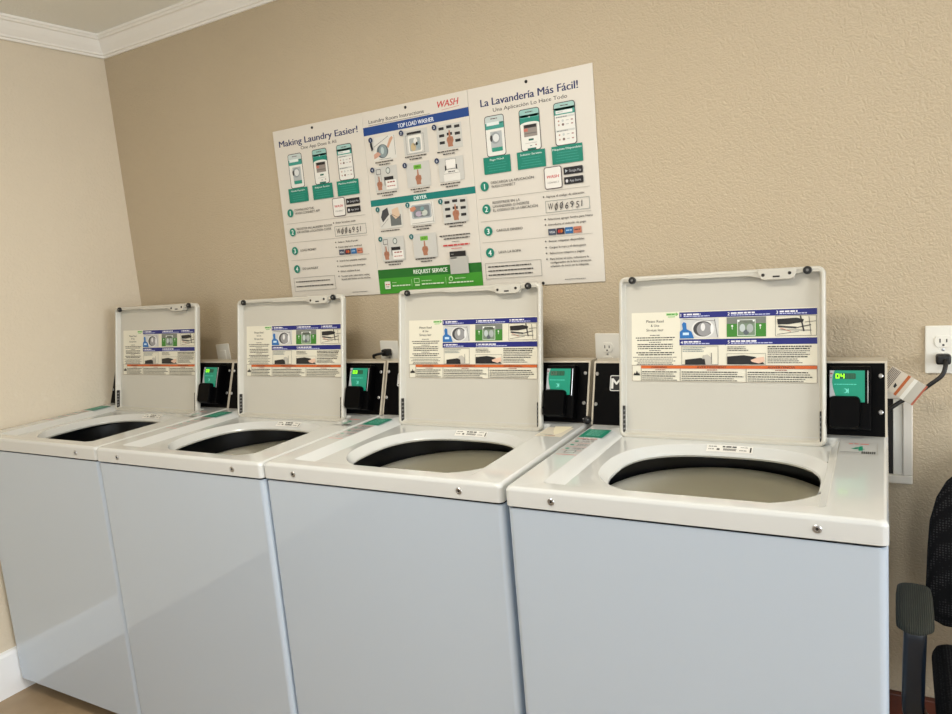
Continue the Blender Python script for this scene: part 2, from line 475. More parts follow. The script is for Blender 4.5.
    a.disc(196, 130, 26, (225, 225, 222), 21); a.up(); a.disc(196, 130, 22, (70, 70, 72), 18); a.up(); a.disc(199, 131, 17, (150, 150, 152), 16); a.up(); a.disc(196, 126, 5, (225, 225, 225), 9)
    a.disc(216, 130, 3, (235, 235, 235), 12)
    a.poly([(143, 152), (143, 136), (150, 130), (148, 118), (152, 113), (158, 116), (159, 130), (170, 136), (176, 152)], (38, 110, 180)); a.up()
    a.rect(150, 138, 164, 144, (200, 225, 245)); a.line(150, 106, 222, 112, 1, gry); a.line(222, 108, 229, 150, 1, gry)
    # picture 2: green clothes picture
    a.rect(249, 105, 333, 150, (60, 130, 44)); a.up(); a.rect(249, 105, 333, 120, (120, 125, 118))
    a.rect(274, 112, 309, 146, (120, 140, 118)); a.up()
    a.frame(272, 111, 311, 148, 1.4, (225, 230, 222)); a.disc(283, 130, 6, (190, 200, 200), 9); a.disc(299, 131, 7, (170, 178, 176), 10); a.disc(291, 140, 6, (90, 98, 104)); a.up()
    for x, y in ((261, 125), (321, 125), (275, 114), (307, 114)): a.disc(x, y, 2.2, (235, 240, 235))
    a.rect(260.3, 125, 261.7, 133, (215, 225, 210)); a.rect(320.3, 125, 321.7, 133, (215, 225, 210))
    # picture 3: lid line drawing
    a.frame(352, 105, 435, 150, .8, gry); a.poly([(356, 112), (395, 110), (410, 114), (408, 120), (380, 124), (357, 124)], (30, 30, 32)); a.line(358, 128, 395, 132, 4, (60, 60, 62)); a.line(395, 132, 424, 126, 2, gry)
    a.line(403, 106, 410, 140, 3, (50, 50, 52)); a.line(360, 136, 425, 138, 1.2, gry); a.line(356, 146, 400, 140, 1, gry); a.line(420, 108, 424, 148, 1, gry); a.line(412, 120, 434, 118, 1, gry)
    a.line(362, 132, 384, 140, 1.2, (200, 120, 100))
    # picture 4 and 5: dark panel corner, hand
    a.frame(147, 170, 230, 214, .8, gry); a.para(150, 205, (174, 178, 182), 1.5, (100, 120, 130))
    a.poly([(155, 214), (155, 202), (190, 198), (200, 200), (202, 214)], (30, 30, 32)); a.poly([(196, 192), (206, 190), (214, 196), (216, 214), (202, 214), (200, 202), (194, 200)], (190, 186, 176)); a.line(215, 186, 215, 212, 1.2, gry)
    a.para(250, 300, (173, 177, 181), 1.6, gry); a.frame(249, 188, 332, 213, .6, gry)
    a.poly([(250, 213), (250, 195), (285, 192), (310, 196), (328, 210), (330, 213)], (28, 28, 30)); a.up()
    a.poly([(300, 203), (314, 198), (328, 196), (330, 206), (318, 211), (303, 207)], (226, 190, 168))
    a.para(336, 432, (173, 178), 2.4, blk); a.para(336, 432, (183, 187, 191), 1.5, gry); a.para(336, 432, (196,), 2.2, blk); a.para(336, 410, (201, 205, 209), 1.5, gry)
    a.rect(50, 216, 436, 223, org); a.frame(28, 215, 436, 254, .9, (120, 100, 90)); a.rect(143, 223, 144, 254, gry); a.rect(290, 223, 291, 254, gry); a.rect(50, 223, 51, 254, gry)
    a.poly([(31, 240), (34, 233), (37, 236), (40, 228), (43, 236), (45, 232), (48, 240)], blk)
    a.up()
    a.text(74, 222, 5, 'WARNING', blk, 112, bold=.01); a.text(182, 222, 5, 'AVERTISSEMENT', blk, 248, bold=.01); a.text(336, 222, 5, 'ADVERTENCIA', blk, 392, bold=.01)
    for x0, x1 in ((53, 141), (147, 287), (294, 433)):
        a.words((x0+x1)/2-12, (x0+x1)/2+12, 226, 1.6, (150, 60, 40)); a.para(x0, x1, (231, 241), 2.1, blk); a.para(x0, x1, (236, 246, 250.5), 1.6, gry)
    a.done('instruction_label', lid)
    # console
    f0 = Vector((0, -.2017, H)); f1 = Vector((0, -.1497, 1.0705)); FV = f1-f0; FH = FV.length; FV.normalize(); FN = U.cross(FV)
    MF = Matrix(((1, FV.x, FN.x, f0.x), (0, FV.y, FN.y, f0.y), (0, FV.z, FN.z, f0.z), (0, 0, 0, 1)))
    prof = [(-.2017, H+.0005), (-.1510, 1.0690), (-.1490, 1.0712), (-.146, 1.0720), (-.102, 1.0720), (-.099, 1.069), (-.099, H+.0005)]
    bm = loft(bmesh.new(), [[(x, y, z) for y, z in prof] for x in (.001, MW-.001)], True, True)
    con = obj('console', bm, M_CONS, root, True, 30)
    FB = FH-.0035
    bm = bmesh.new(); add_box(bm, (.0055, .001, 0), (MW-.0055, FB, .0018), .0008, 1, MF)
    obj('black_face', bm, M_BLACKG, con)
    for x in (.011, .641):
        for b in (.053, .131):
            bm = revolve(bmesh.new(), [(.0048, .001), (.0048, .0032), (.0034, .0042), (.0016, .0042), (.0014, .003), (.0001, .003)], 16, (x, b), MF)
            obj('bolt', bm, M_STEEL, con, True)
    MFA = MF @ Matrix.Translation((0, FH, .0019))
    # badge
    a = Art(MFA)
    a.rr(46, 35, 168, 75, 4, (225, 225, 222)); a.up(); a.rr(48, 37, 166, 73, 3, (12, 12, 13)); a.up()
    a.text(50, 69, 28, 'M', (228, 228, 225), 76, bold=.03); a.up(); a.text(82, 63, 16, 'MAYTAG', (228, 228, 225), 162, bold=.015)
    a.done('badge', con)
    # reader screen
    bm = bmesh.new(); add_box(bm, (.5435, FH-.150, .001), (.6235, FH-.014, .030), .003, 2, MF)
    obj('reader_block', bm, M_BLACKG, con, True, 40)
    MFB = MF @ Matrix.Translation((0, FH, .0301))
    a = Art(MFB, .00025)
    sc0, sc1, st, sb = 545.5, 612, 24, 92
    a.rect(sc0, st, sc1, sb, (176, 178, 182)); a.up()
    pts = [(556, st)] + [(553-5*math.sin(PI*k/8), st+k*(70-st)/8) for k in range(1, 8)] + [(558, 80), (sc1, 80), (sc1, st)]
    a.poly([(555, st), (551, 36), (550, 50), (552, 62), (560, sb), (sc1, sb), (sc1, st)], M_SCREENG); a.up()
    a.words(546, 551, 31, 2.6, (150, 60, 70)); a.disc(548, 40, 1.1, (20, 20, 20))
    a.rr(555, 30, 595, 42.5, 2, (30, 84, 62)); a.words(554, 598, 54, 1.6, (90, 214, 190))
    a.disc(575, 68, 5, (110, 220, 200)); a.up(); a.disc(573, 68, 4.2, (20, 150, 124)); a.rect(580, 63, 582, 73, (110, 220, 200))
    a.done('reader_screen', con)
    bm = bmesh.new(); add_box(bm, (.6165, FH-.094, .029), (.6185, FH-.024, .0325), .0006, 1, MF); obj('card_slot', bm, M_STEEL, con)
    # dark reader housing below the screen
    hp = rrect(.5445, FH-.149, .604, FH-.080, .010, 6)
    bm = loft(bmesh.new(), [[(x, y, .029) for x, y in hp], [(x, y, .040) for x, y in hp], [((x-.575)*.94+.575, (y-FH+.112)*.92+FH-.112, .045) for x, y in hp]], True, True, M=MF)
    obj('reader_housing', bm, M_BLACKG, con, True, 40)
    # instruction sticker at the left rear of the top
    a = Art(Matrix.Translation((0, 0, H+.0001)))
    a.rect(11, 245, 70, 318, (16, 128, 104)); a.up()
    for k in range(5): a.words(22, 58, 257+k*10, 3.2, (140, 205, 188))
    for k in range(3):
        y = 356+k*30
        a.disc(22, y, 5, (16, 128, 104)); a.words(34, 62, y-4, 3, (70, 70, 70)); a.words(34, 56, y+4, 2.5, (90, 90, 90)); a.rect(14, y+14, 62, y+15.5, (196, 92, 84))
    a.rect(14, 330, 62, 333, (196, 92, 84)); a.words(30, 60, 340, 4, (60, 60, 60)); a.frame(26, 430, 50, 450, 1.5, (50, 60, 60)); a.rect(14, 462, 62, 464.5, (205, 80, 72))
    a.done('instruction_sticker', root)
    return root

def number_sticker(root, d):
    a = Art(Matrix.Translation((0, 0, H+.0001)))
    a.frame(566, 252, 636, 338, .9, (150, 146, 136))
    a.words(584, 620, 262, 5, (200, 86, 74)); a.text(601, 311, 34, d, (14, 138, 108), center=True, bold=.03)
    a.rect(570, 322, 604, 324.5, (90, 90, 88)); a.rect(570, 329, 600, 331, (130, 130, 126)); a.up()
    for i in range(7): a.rect(608+i*3.6, 316, 610.4+i*3.6, 332, (40, 40, 38))
    return a.done('number_sticker', root)

def display(root, digits, lit):
    """LED figures on the reader screen"""
    con = [c for c in root.children if c.name.startswith('console')][0]
    f0 = Vector((0, -.2017, H)); f1 = Vector((0, -.1497, 1.0705)); FV = f1-f0; FH = FV.length; FV.normalize(); U = Vector((1, 0, 0)); FN = U.cross(FV)
    MF = Matrix(((1, FV.x, FN.x, f0.x), (0, FV.y, FN.y, f0.y), (0, FV.z, FN.z, f0.z), (0, 0, 0, 1)))
    a = Art(MF @ Matrix.Translation((0, FH, .0314)), .00012)
    SEG = {'0': 'abcdef', '1': 'bc', '2': 'abged', '3': 'abgcd', '4': 'fgbc', '8': 'abcdefg'}
    def seg(x, y, w, h, d, m):
        t = 2.0
        P = {'a': (x, y, x+w, y+t), 'g': (x, y+h/2-t/2, x+w, y+h/2+t/2), 'd': (x, y+h-t, x+w, y+h), 'f': (x, y, x+t, y+h/2), 'b': (x+w-t, y, x+w, y+h/2), 'e': (x, y+h/2, x+t, y+h), 'c': (x+w-t, y+h/2, x+w, y+h)}
        for s in SEG[d]: a.rect(*P[s], m)
    for i, d in enumerate(digits): seg(557+i*9.4, 31.2, 7.4, 10.2, d, M_LED if lit else (84, 112, 90))
    for i in range(2): seg(557+(i+2)*9.4, 31.2, 7.4, 10.2, '8', (40, 104, 76))
    return a.done('display', con)

def children(o): return [c for c in C.objects if c.parent == o]
def copy_tree(o, parent=None):
    c = o.copy(); C.objects.link(c)
    if parent: c.parent = parent
    for ch in children(o): copy_tree(ch, c)
    return c

proto = build_washer()
EX = [0, -.003, -.0085, -.003]; EY = [0, -.0032, .0032, -.0054]
roots = [proto] + [copy_tree(proto) for _ in range(3)]
LBL = ['white top-load washing machine with raised lid, in the corner against the left wall',
       'white top-load washing machine with raised lid, second from the left wall',
       'white top-load washing machine with raised lid, second from the black chair',
       'white top-load washing machine with lit 04 display, beside the black chair']
for k, r in enumerate(roots):
    X = k*W+EX[k]; Y = EY[k]
    r.location = (B0+X*math.cos(TH)-Y*math.sin(TH), X*math.sin(TH)+Y*math.cos(TH), 0)
    r.rotation_euler = (0, 0, TH)
    if k == 3: r.scale = (1.009, 1, 1)
    tag(r, LBL[k], 'washing machine', 'row of washing machines')
    number_sticker(r, '1234'[k]) if k != 2 else None
    display(r, '04' if k == 3 else '03', k != 2)
# third machine: its sticker is half covered by a torn patch of paper; round black cap at the console's end
a = Art(Matrix.Translation((0, 0, H+.0001)))
a.rect(566, 252, 636, 338, (216, 210, 194)); a.up(); a.rect(572, 318, 606, 321, (110, 140, 132)); a.rect(590, 326, 616, 330, (150, 84, 72)); a.rect(570, 329, 584, 331, (110, 110, 106)); a.up()
a.poly([(582, 244), (628, 238), (622, 300), (612, 322), (596, 290)], (238, 232, 206))
tag(a.done('torn_sticker', roots[2]), 'torn pale paper patch over the sticker')
bm = bmesh.new()
bmesh.ops.create_uvsphere(bm, u_segments=20, v_segments=12, radius=.011, matrix=Matrix.Translation((.657, -.212, H+.012)))
for dx, dz in ((-.006, .006), (.006, .004)): bmesh.ops.create_uvsphere(bm, u_segments=8, v_segments=6, radius=.0028, matrix=Matrix.Translation((.657+dx, -.2205, H+.012+dz)))
for f in bm.faces:
    if f.calc_center_median().y < -.2226: f.material_index = 1
obj('lock_cap', bm, [M_BLACK, M_GREYP], roots[2], True)

# ------------------------------------------------------------------ wall signs
PX = [.8325, 1.2145, 1.5965]; PZ = 1.8335; PH = 565
GR = (0, 128, 108); NAVY = (18, 34, 92); BLK = (28, 26, 28); RED = (196, 40, 48); MID = (92, 90, 90)

def sign_board(k, w):
    M = Matrix(((1, 0, 0, PX[k]), (0, 0, -1, -.0045), (0, 1, 0, PZ), (0, 0, 0, 1)))
    root = empty('wall_sign', (PX[k]+w/2000, 0, PZ-PH/2000))
    Mi = Matrix.Translation(-root.location)
    bm = bmesh.new(); add_box(bm, (PX[k]+.0004, -.0045, PZ-PH/1000), (PX[k]+w/1000-.0004, -.0012, PZ), .0006, 1, Mi)
    obj('board', bm, M_BOARD, root)
    return root, Art(Mi @ M)

def screws(root, pts):
    for u_, v_, k in pts:
        Mx = Matrix.Translation(-root.location) @ Matrix.Translation((PX[k]+u_/1000, -.0042, PZ-v_/1000)) @ Matrix.Rotation(PI/2, 4, 'X')
        obj('screw', revolve(bmesh.new(), [(.0044, 0), (.0044, .0012), (.0025, .0024), (.0001, .0026)], 14, M=Mx), M_BLACK, root, True)
    for s in root.children:
        pass

def phone(a, x, y, kind):
    w, h = 62, 112
    a.rr(x, y, x+w, y+h, 8, (50, 42, 48)); a.up(); a.rr(x+2, y+2, x+w-2, y+h-2, 7, (232, 232, 226)); a.up()
    if kind == 0:
        a.rr(x+2, y+2, x+w-2, y+24, 6, (196, 208, 206)); a.up(); a.rect(x+2, y+20, x+w-2, y+37, (60, 152, 140)); a.up()
        a.rect(x+6, y+18, x+w-16, y+27, (226, 234, 232)); a.rect(x+w-14, y+20, x+w-4, y+24, (20, 110, 100))
        a.rect(x+16, y+44, x+52, y+96, (178, 184, 186)); a.up(); a.disc(x+31, y+62, 15, (150, 158, 160), 16); a.up(); a.disc(x+33, y+62, 10, (222, 226, 226), 11); a.disc(x+18, y+62, 4, (60, 60, 62), 9); a.rect(x+18, y+88, x+52, y+99, (40, 144, 124))
    elif kind == 1:
        a.rr(x+2, y+2, x+w-2, y+22, 6, (150, 196, 190)); a.rect(x+2, y+16, x+w-2, y+30, (90, 170, 158)); a.up(); a.rect(x+2, y+24, x+w-2, y+40, (22, 136, 120)); a.up()
        a.disc(x+31, y+40, 27, (232, 232, 226), 5); a.disc(x+31, y+22, 2, (220, 235, 230)); a.rect(x+12, y+42, x+52, y+74, (146, 138, 132)); a.up(); a.rect(x+14, y+43, x+50, y+51, (34, 30, 32)); a.rect(x+12, y+52, x+24, y+60, (198, 110, 96)); a.rect(x+15, y+64, x+50, y+67, (116, 112, 108))
        a.rect(x+25, y+80, x+40, y+85, (20, 96, 84)); a.rect(x+14, y+91, x+50, y+92, (170, 170, 166)); a.rect(x+28, y+98, x+34, y+100, (110, 130, 126)); a.disc(x+46, y+98, 2, (150, 80, 80)); a.rect(x+20, y+105, x+46, y+110, (20, 110, 96))
    else:
        a.rr(x+2, y+2, x+w-2, y+20, 6, (160, 200, 194)); a.rect(x+2, y+14, x+w-2, y+32, (60, 154, 140)); a.up(); a.rect(x+6, y+21, x+w-8, y+29, (232, 236, 234)); a.words(x+9, x+26, y+25, 1.5, (150, 160, 160))
        for yy in (38, 74): a.rect(x+4, y+yy-3, x+w-4, y+yy+2, (206, 208, 204)); a.up(); a.words(x+6, x+38, y+yy, 2, (110, 118, 118))
        for yy in (48, 58, 84, 96):
            a.disc(x+13, y+yy, 2.4, (188, 150, 140)); a.disc(x+25, y+yy, 3.4, (120, 96, 90) if yy in (58, 96) else (200, 206, 204)); a.rect(x+34, y+yy-1, x+42, y+yy+1, (186, 190, 188)); a.rect(x+48, y+yy-1.5, x+54, y+yy+1.5, (170, 130, 130))
    a.words(x+20, x+42, y+9, 2.4, (90, 60, 64))
    a.up()

def steps_sign(k, w, T):
    root, a = sign_board(k, w)
    dx = T['dx']
    a.text(T['title'][1], 55, 21, T['title'][0], NAVY, T['title'][2], bold=.03)
    a.text(T['sub'][1], 74, 10.5, T['sub'][0], BLK, T['sub'][2], bold=.008)
    for i, (px_, bx0, bx1) in enumerate(((55, 43, 129), (164, 150, 236), (268, 255, 344))):
        phone(a, px_+dx, 83, i)
    a.up(2)
    for i, (bx0, bx1) in enumerate(((43, 129), (150, 236), (255, 344))):
        a.rect(bx0+dx, 195, bx1+dx, 242, GR)
    a.up()
    for i, (bx0, bx1) in enumerate(((43, 129), (150, 236), (255, 344))):
        m = (bx0+bx1)/2+dx; t_ = T['boxes'][i]; hw = T['bw'][i]/2
        a.text(m-hw, 206, 5.5, t_, (225, 240, 236), m+hw, bold=.01)
        a.para(bx0+dx+10, bx1+dx-10, (213, 220, 227, 234), 1.5, (60, 160, 144), True)
    # app card
    a.rr(228+dx, 246, 280+dx, 305, 6, (70, 52, 58)); a.up(); a.rr(230+dx, 248, 278+dx, 303, 5, (232, 230, 224)); a.up()
    a.text(236+dx, 276, 8, 'WASH', RED, 272+dx, bold=.03, shear=.2); a.text(237+dx, 290, 4.5, 'CONNECT', MID, 271+dx)
    a.rr(286+dx, 253, 341+dx, 272, 2, (26, 26, 32)); a.rr(286+dx, 279, 341+dx, 298, 2, (26, 26, 32)); a.up()
    a.poly([(291+dx, 258), (291+dx, 267), (298+dx, 262.5)], (180, 190, 195)); a.disc(294+dx, 289, 3.6, (215, 215, 220), 4.4)
    a.text(302+dx, 266, 6.5, 'Google Play', (190, 192, 198), 337+dx); a.text(302+dx, 292, 6.5, 'App Store', (190, 192, 198), 334+dx)
    # rows
    for y in (309, 373, 433): a.line(18+dx, y, 358+dx, y+1, .9, (150, 146, 138))
    for i, y in enumerate((273, 337, 400, 462)):
        a.disc(40+dx, y+1, 13.5, GR)
    a.up()
    for i, y in enumerate((273, 337, 400, 462)):
        a.text(40+dx, y+9, 16, '1234'[i], (235, 245, 242), center=True, bold=.02)
    for (x0, x1, y, s) in T['rows']: a.text(x0, y, 7.4, s, BLK, x1, bold=.006)
    for (x0, x1, y, s, b) in T['bul']:
        a.text(x0, y, 5.8, s, BLK, x1, bold=.02)
        if b: a.disc(b, y-3, 2.1, BLK)
    cx0, cx1 = T['code']
    a.frame(cx0, 336, cx1, 368, 1.1, (96, 110, 108))
    xs = cx0+8
    for i, ch in enumerate('W006951'):
        wd = 15 if ch == 'W' else (4 if ch == '1' else 9.5)
        sp = 19 if ch == 'W' else 15.5
        a.text(xs, 361+(1 if i % 2 else -1), 18, ch, BLK, xs+wd, shear=.12)
        if ch == '0': a.line(xs+1, 364, xs+9, 341, 1.4, BLK)
        xs += sp
    for i, (c_, w_) in enumerate((((70, 78, 96), 0), ((60, 40, 56), 1), ((42, 104, 160), 2), ((190, 120, 96), 3))):
        a.rect(T['cards']+w_*25, 412, T['cards']+23+w_*25, 429, c_)
    a.up()
    a.text(T['cards']+3, 424, 6, 'VISA', (220, 224, 230), T['cards']+20, bold=.02)
    a.disc(T['cards']+33, 420.5, 4.5, (190, 60, 50)); a.disc(T['cards']+39, 420.5, 4.5, (200, 110, 50)); a.words(T['cards']+53, T['cards']+70, 420, 3, (170, 200, 225)); a.words(T['cards']+78, T['cards']+94, 420, 3, (90, 60, 60))
    x0, x1 = T['dis']
    a.frame(x0, 493, x1, 539, 1, (110, 108, 104))
    a.para(x0+9, x1-9, T['disl'], 3.1, BLK)
    a.words(T['foot'], T['foot']+62, 553, 1.6, MID)
    a.done('printing', root)
    screws(root, [(u_, v_, k) for u_, v_ in T['screws']])
    return root

T1 = dict(dx=0, title=('Making Laundry Easier!', 24, 360), sub=('One App Does It All', 118, 270), boxes=('Mobile Payment', 'Request Service', 'Machine Availability'), bw=(62, 62, 74),
          rows=[(61, 146, 270, 'DOWNLOAD THE'), (61, 172, 281, 'WASH-CONNECT APP'), (61, 216, 333, 'REGISTER IN LAUNDRY ROOM'), (61, 212, 344, 'OR ENTER LOCATION CODE'), (66, 138, 405, 'LOAD MONEY'), (66, 136, 467, 'DO LAUNDRY')],
          bul=[(234, 316, 327, 'Enter location code', 224), (234, 318, 390, "Select 'Add Funds'", 224), (234, 330, 406, 'Enter payment method', 224), (232, 344, 451, 'Search for available machines', 222), (232, 338, 468, 'Load laundry and detergent', 222), (232, 312, 485, 'Select machine & pay', 222), (232, 350, 501, 'To start cycle, select items setting', 222), (232, 352, 511, '& push start button on the machine', None)],
          code=(226, 356), cards=234, dis=(20, 204), disl=(507, 523), foot=272, screws=[(176, 13)])
T3 = dict(dx=-7, title=('La Lavandería Más Fácil!', 40, 334), sub=('Una Aplicación Lo Hace Todo', 78, 302), boxes=('Pago Móvil', 'Solicitar Servicio', 'Máquinas Disponibles'), bw=(44, 66, 84),
          rows=[(55, 190, 270, 'DESCARGA LA APLICACIÓN'), (55, 132, 281, 'WASH-CONNECT'), (55, 142, 326, 'REGÍSTRESE EN LA'), (55, 170, 337, 'LAVANDERÍA O INGRESE'), (55, 196, 348, 'EL CÓDIGO DE LA UBICACIÓN'), (60, 144, 405, 'CARGUE DINERO'), (62, 134, 467, 'LAVA LA ROPA')],
          bul=[(224, 334, 327, 'Ingresa el código de ubicación', 215), (224, 354, 388, 'Seleccione agregar fondos para Home', 215), (224, 334, 403, 'Introduzca el método de pago', 215), (222, 326, 448, 'Buscar máquinas disponibles', 212), (222, 330, 465, 'Cargue la ropa y el detergente', 212), (222, 324, 481, 'Seleccione máquina y pague', 212), (222, 336, 497, 'Para iniciar el ciclo, seleccione la', 212), (222, 342, 507, 'configuración de la lava y presione', None), (222, 334, 517, 'el botón de inicio en la máquina', None)],
          code=(219, 348), cards=222, dis=(14, 194), disl=(504, 516, 528), foot=262, screws=[(186, 12), (194, 560)])
s1 = steps_sign(0, 382, T1)
tag(s1, 'leftmost of three white wall signs, headed Making Laundry Easier! with three phones', 'sign', 'laundry instruction signs')

def hand(a, x, y, s=1.0):
    sk = (172, 118, 92)
    a.poly([(x-2*s, y), (x+2*s, y), (x+3*s, y+16*s), (x+10*s, y+18*s), (x+12*s, y+28*s), (x+8*s, y+36*s), (x+9*s, y+44*s), (x-7*s, y+44*s), (x-8*s, y+34*s), (x-11*s, y+26*s), (x-9*s, y+19*s), (x-3*s, y+16*s)], sk)
    a.up(); a.line(x-3*s, y+20*s, x-3*s, y+28*s, .9, (112, 70, 54)); a.line(x+2*s, y+20*s, x+2*s, y+28*s, .9, (112, 70, 54)); a.line(x+7*s, y+21*s, x+6*s, y+29*s, .9, (112, 70, 54))
GREYB = (203, 203, 198)
def pic_controls(a, x, y):
    a.rect(x, y, x+86, y+70, GREYB); a.up()
    for i in range(3):
        for j in range(3):
            if i == 1 and j == 2: continue
            a.rr(x+8+i*27, y+6+j*20+(-2 if i == 1 else 0), x+26+i*27, y+14+j*20+(-2 if i == 1 else 0), 1, (34, 34, 38))
    a.up(); hand(a, x+44, y+18, 1.05)
def pic_push(a, x, y, c=(110, 178, 60)):
    a.rect(x, y, x+86, y+73, GREYB); a.up(); a.rr(x+28, y+8, x+56, y+21, 1.5, c); a.up(); a.words(x+34, x+50, y+14, 3, (60, 120, 30)); hand(a, x+42, y+22, 1.0)
def pic_pay(a, x, y):
    a.rect(x, y, x+88, y+74, GREYB); a.up()
    a.frame(x+8, y+6, x+26, y+22, 1.4, BLK); a.line(x+14, y+22, x+11, y+50, 1, MID); a.line(x+25, y+22, x+26, y+44, 1, MID); hand(a, x+17, y+28, .95)
    a.disc(x+54, y+14, 8.5, (90, 104, 100), 10); a.up(); a.disc(x+54, y+14, 6, (206, 212, 208), 7.4); a.rect(x+38, y+32, x+72, y+42, (30, 30, 34)); a.rect(x+37, y+32, x+39, y+58, (50, 50, 52)); a.rect(x+42, y+43, x+82, y+70, (236, 234, 228)); a.up()
    a.words(x+48, x+76, y+49, 3.4, (150, 50, 50)); a.words(x+46, x+78, y+61, 2.4, (176, 90, 84))
def pic_drum(a, x, y, front=False):
    a.rect(x, y, x+88, y+70, (222, 221, 214)); a.up(); a.line(x+4, y+28, x+62, y+2, 1.2, MID); a.line(x+84, y+2, x+84, y+60, 1.2, MID)
    a.disc(x+36, y+44, 22, (98, 110, 114), 21); a.up(); a.disc(x+38, y+44, 15, (136, 152, 156), 19); a.up(); a.disc(x+36, y+42, 6, (184, 200, 200), 11)
    a.poly([(x+54, y+32), (x+66, y+10), (x+76, y+4), (x+80, y+10), (x+70, y+22), (x+60, y+38)], (206, 160, 132)); a.poly([(x+2, y+50), (x+18, y+44), (x+30, y+52), (x+16, y+60), (x+2, y+64)], (206, 160, 140))
    a.line(x+20, y+68, x+66, y+68, 1, MID)
def pic_open(a, x, y):
    a.rect(x, y, x+88, y+72, GREYB); a.up(); a.rect(x+14, y+6, x+66, y+13, (34, 34, 38)); a.frame(x+8, y+14, x+74, y+70, 1.2, (130, 130, 128)); a.rr(x+16, y+16, x+66, y+66, 6, (232, 231, 224)); a.up(); a.rr(x+21, y+24, x+61, y+62, 5, (170, 176, 174)); a.up()
    a.disc(x+34, y+50, 9, (200, 180, 140), 12); a.disc(x+52, y+46, 7, (150, 168, 172), 12); a.disc(x+43, y+36, 7, (228, 228, 222), 12); a.disc(x+47, y+42, 4, (52, 56, 60), 5)
def pic_washer(a, x, y):
    a.rect(x, y, x+86, y+68, GREYB); a.up(); a.rr(x+26, y+6, x+60, y+34, 3, (236, 235, 230)); a.rect(x+22, y+22, x+27, y+36, (34, 34, 38)); a.rect(x+59, y+22, x+64, y+36, (34, 34, 38))
    a.poly([(x+28, y+32), (x+60, y+32), (x+72, y+46), (x+72, y+68), (x+16, y+68), (x+16, y+46)], (228, 227, 221)); a.up(); a.frame(x+25, y+5, x+61, y+34, .9, MID); a.words(x+32, x+56, y+41, 3, (60, 60, 60)); a.line(x+16, y+46, x+72, y+46, .9, MID)
def pic_dryer1(a, x, y):
    a.rect(x, y, x+88, y+66, (214, 213, 206)); a.up(); a.poly([(x+6, y+30), (x+14, y+10), (x+34, y+2), (x+38, y+24), (x+12, y+46)], (66, 68, 72)); a.rect(x+42, y+26, x+82, y+60, (104, 110, 110)); a.up(); a.poly([(x+50, y+10), (x+74, y+4), (x+80, y+30), (x+62, y+40), (x+50, y+28)], (216, 190, 164)); a.line(x+4, y+60, x+34, y+36, 1, MID); a.line(x+44, y+22, x+80, y+40, 1.2, (120, 70, 60))
def pic_dryer2(a, x, y):
    a.rect(x, y, x+90, y+66, (228, 227, 220)); a.up(); a.rr(x+8, y+6, x+80, y+48, 6, (172, 180, 184)); a.up(); a.rr(x+14, y+10, x+74, y+44, 5, (120, 128, 132)); a.up(); a.disc(x+34, y+34, 12, (184, 172, 190), 8); a.disc(x+54, y+32, 12, (196, 204, 196), 9); a.disc(x+48, y+20, 7, (120, 156, 160)); a.poly([(x+2, y+14), (x+20, y+10), (x+26, y+18), (x+14, y+26), (x+4, y+24)], (200, 136, 106))
    a.line(x+6, y+62, x+84, y+60, 1, MID); a.line(x+82, y+2, x+86, y+64, 1, MID)

root2, a = sign_board(1, 382)
a.text(24, 38, 11, 'Laundry Room Instructions', BLK, 230, bold=.012); a.line(22, 43.5, 250, 44, 1.1, BLK)
a.text(279, 33, 19, 'WASH', RED, 352, bold=.02, shear=.25)
for i in range(12):
    x0 = 292+i*5; a.line(x0, 41-3*math.sin(i/11*PI)*0-3*(i/11), x0+5.2, 41-3*((i+1)/11), .9, RED)
a.rect(0, 47, 382, 72, (18, 66, 138)); a.rect(0, 269, 382, 289, (0, 122, 116)); a.rect(0, 488, 382, 516, (28, 108, 34)); a.rect(0, 516, 382, PH, (62, 150, 44)); a.up()
a.text(132, 67, 13, 'TOP LOAD WASHER', (232, 238, 245), 262, bold=.025); a.text(166, 284.5, 11, 'DRYER', (225, 242, 240), 212, bold=.03); a.text(138, 508, 13, 'REQUEST SERVICE', (235, 245, 232), 262, bold=.025)
pic_drum(a, 30, 82); pic_open(a, 148, 80); pic_controls(a, 268, 83)
pic_pay(a, 26, 172); pic_push(a, 148, 175); pic_washer(a, 265, 177)
pic_dryer1(a, 30, 295); pic_dryer2(a, 146, 294); pic_controls(a, 267, 295)
pic_pay(a, 27, 388); pic_push(a, 149, 388)
a.up(2)
pos = [(27, 88, '1'), (144, 84, '2'), (263, 86, '3'), (22, 178, '4'), (146, 180, '5'), (262, 182, '6'), (27, 300, '1'), (142, 298, '2'), (262, 300, '3'), (26, 392, '4'), (145, 394, '5')]
for i, (x, y, d) in enumerate(pos): a.disc(x, y, 8, (24, 44, 84) if i < 6 else (0, 104, 104))
a.up()
for x, y, d in pos: a.text(x, y+4, 8, d, (225, 232, 240), center=True, bold=.02)
a.poly([(24, 96), (31, 96), (32, 104), (35, 116), (28, 122), (24, 104)], (30, 36, 48))
for x0, y0 in ((32, 158), (150, 157), (266, 159), (30, 252), (154, 254), (266, 252), (32, 368), (150, 366), (268, 368), (32, 466), (152, 464)):
    a.words(x0+R.uniform(0, 8), x0+80-R.uniform(0, 8), y0, 3, BLK)
    if y0 != 368 or x0 != 32: a.words(x0+16+R.uniform(0, 6), x0+66-R.uniform(0, 6), y0+8, 3, BLK)
a.words(248, 354, 402, 3.2, BLK); a.words(262, 352, 411, 3.2, BLK); a.words(290, 316, 421, 1.8, MID); a.words(258, 350, 431, 4.4, RED); a.words(286, 322, 441, 1.8, RED)
a.rect(276, 466, 340, 517, (186, 186, 180)); a.rect(278, 450, 334, 466, (28, 28, 30)); a.rect(280, 468, 302, 471, (150, 150, 146)); a.up()
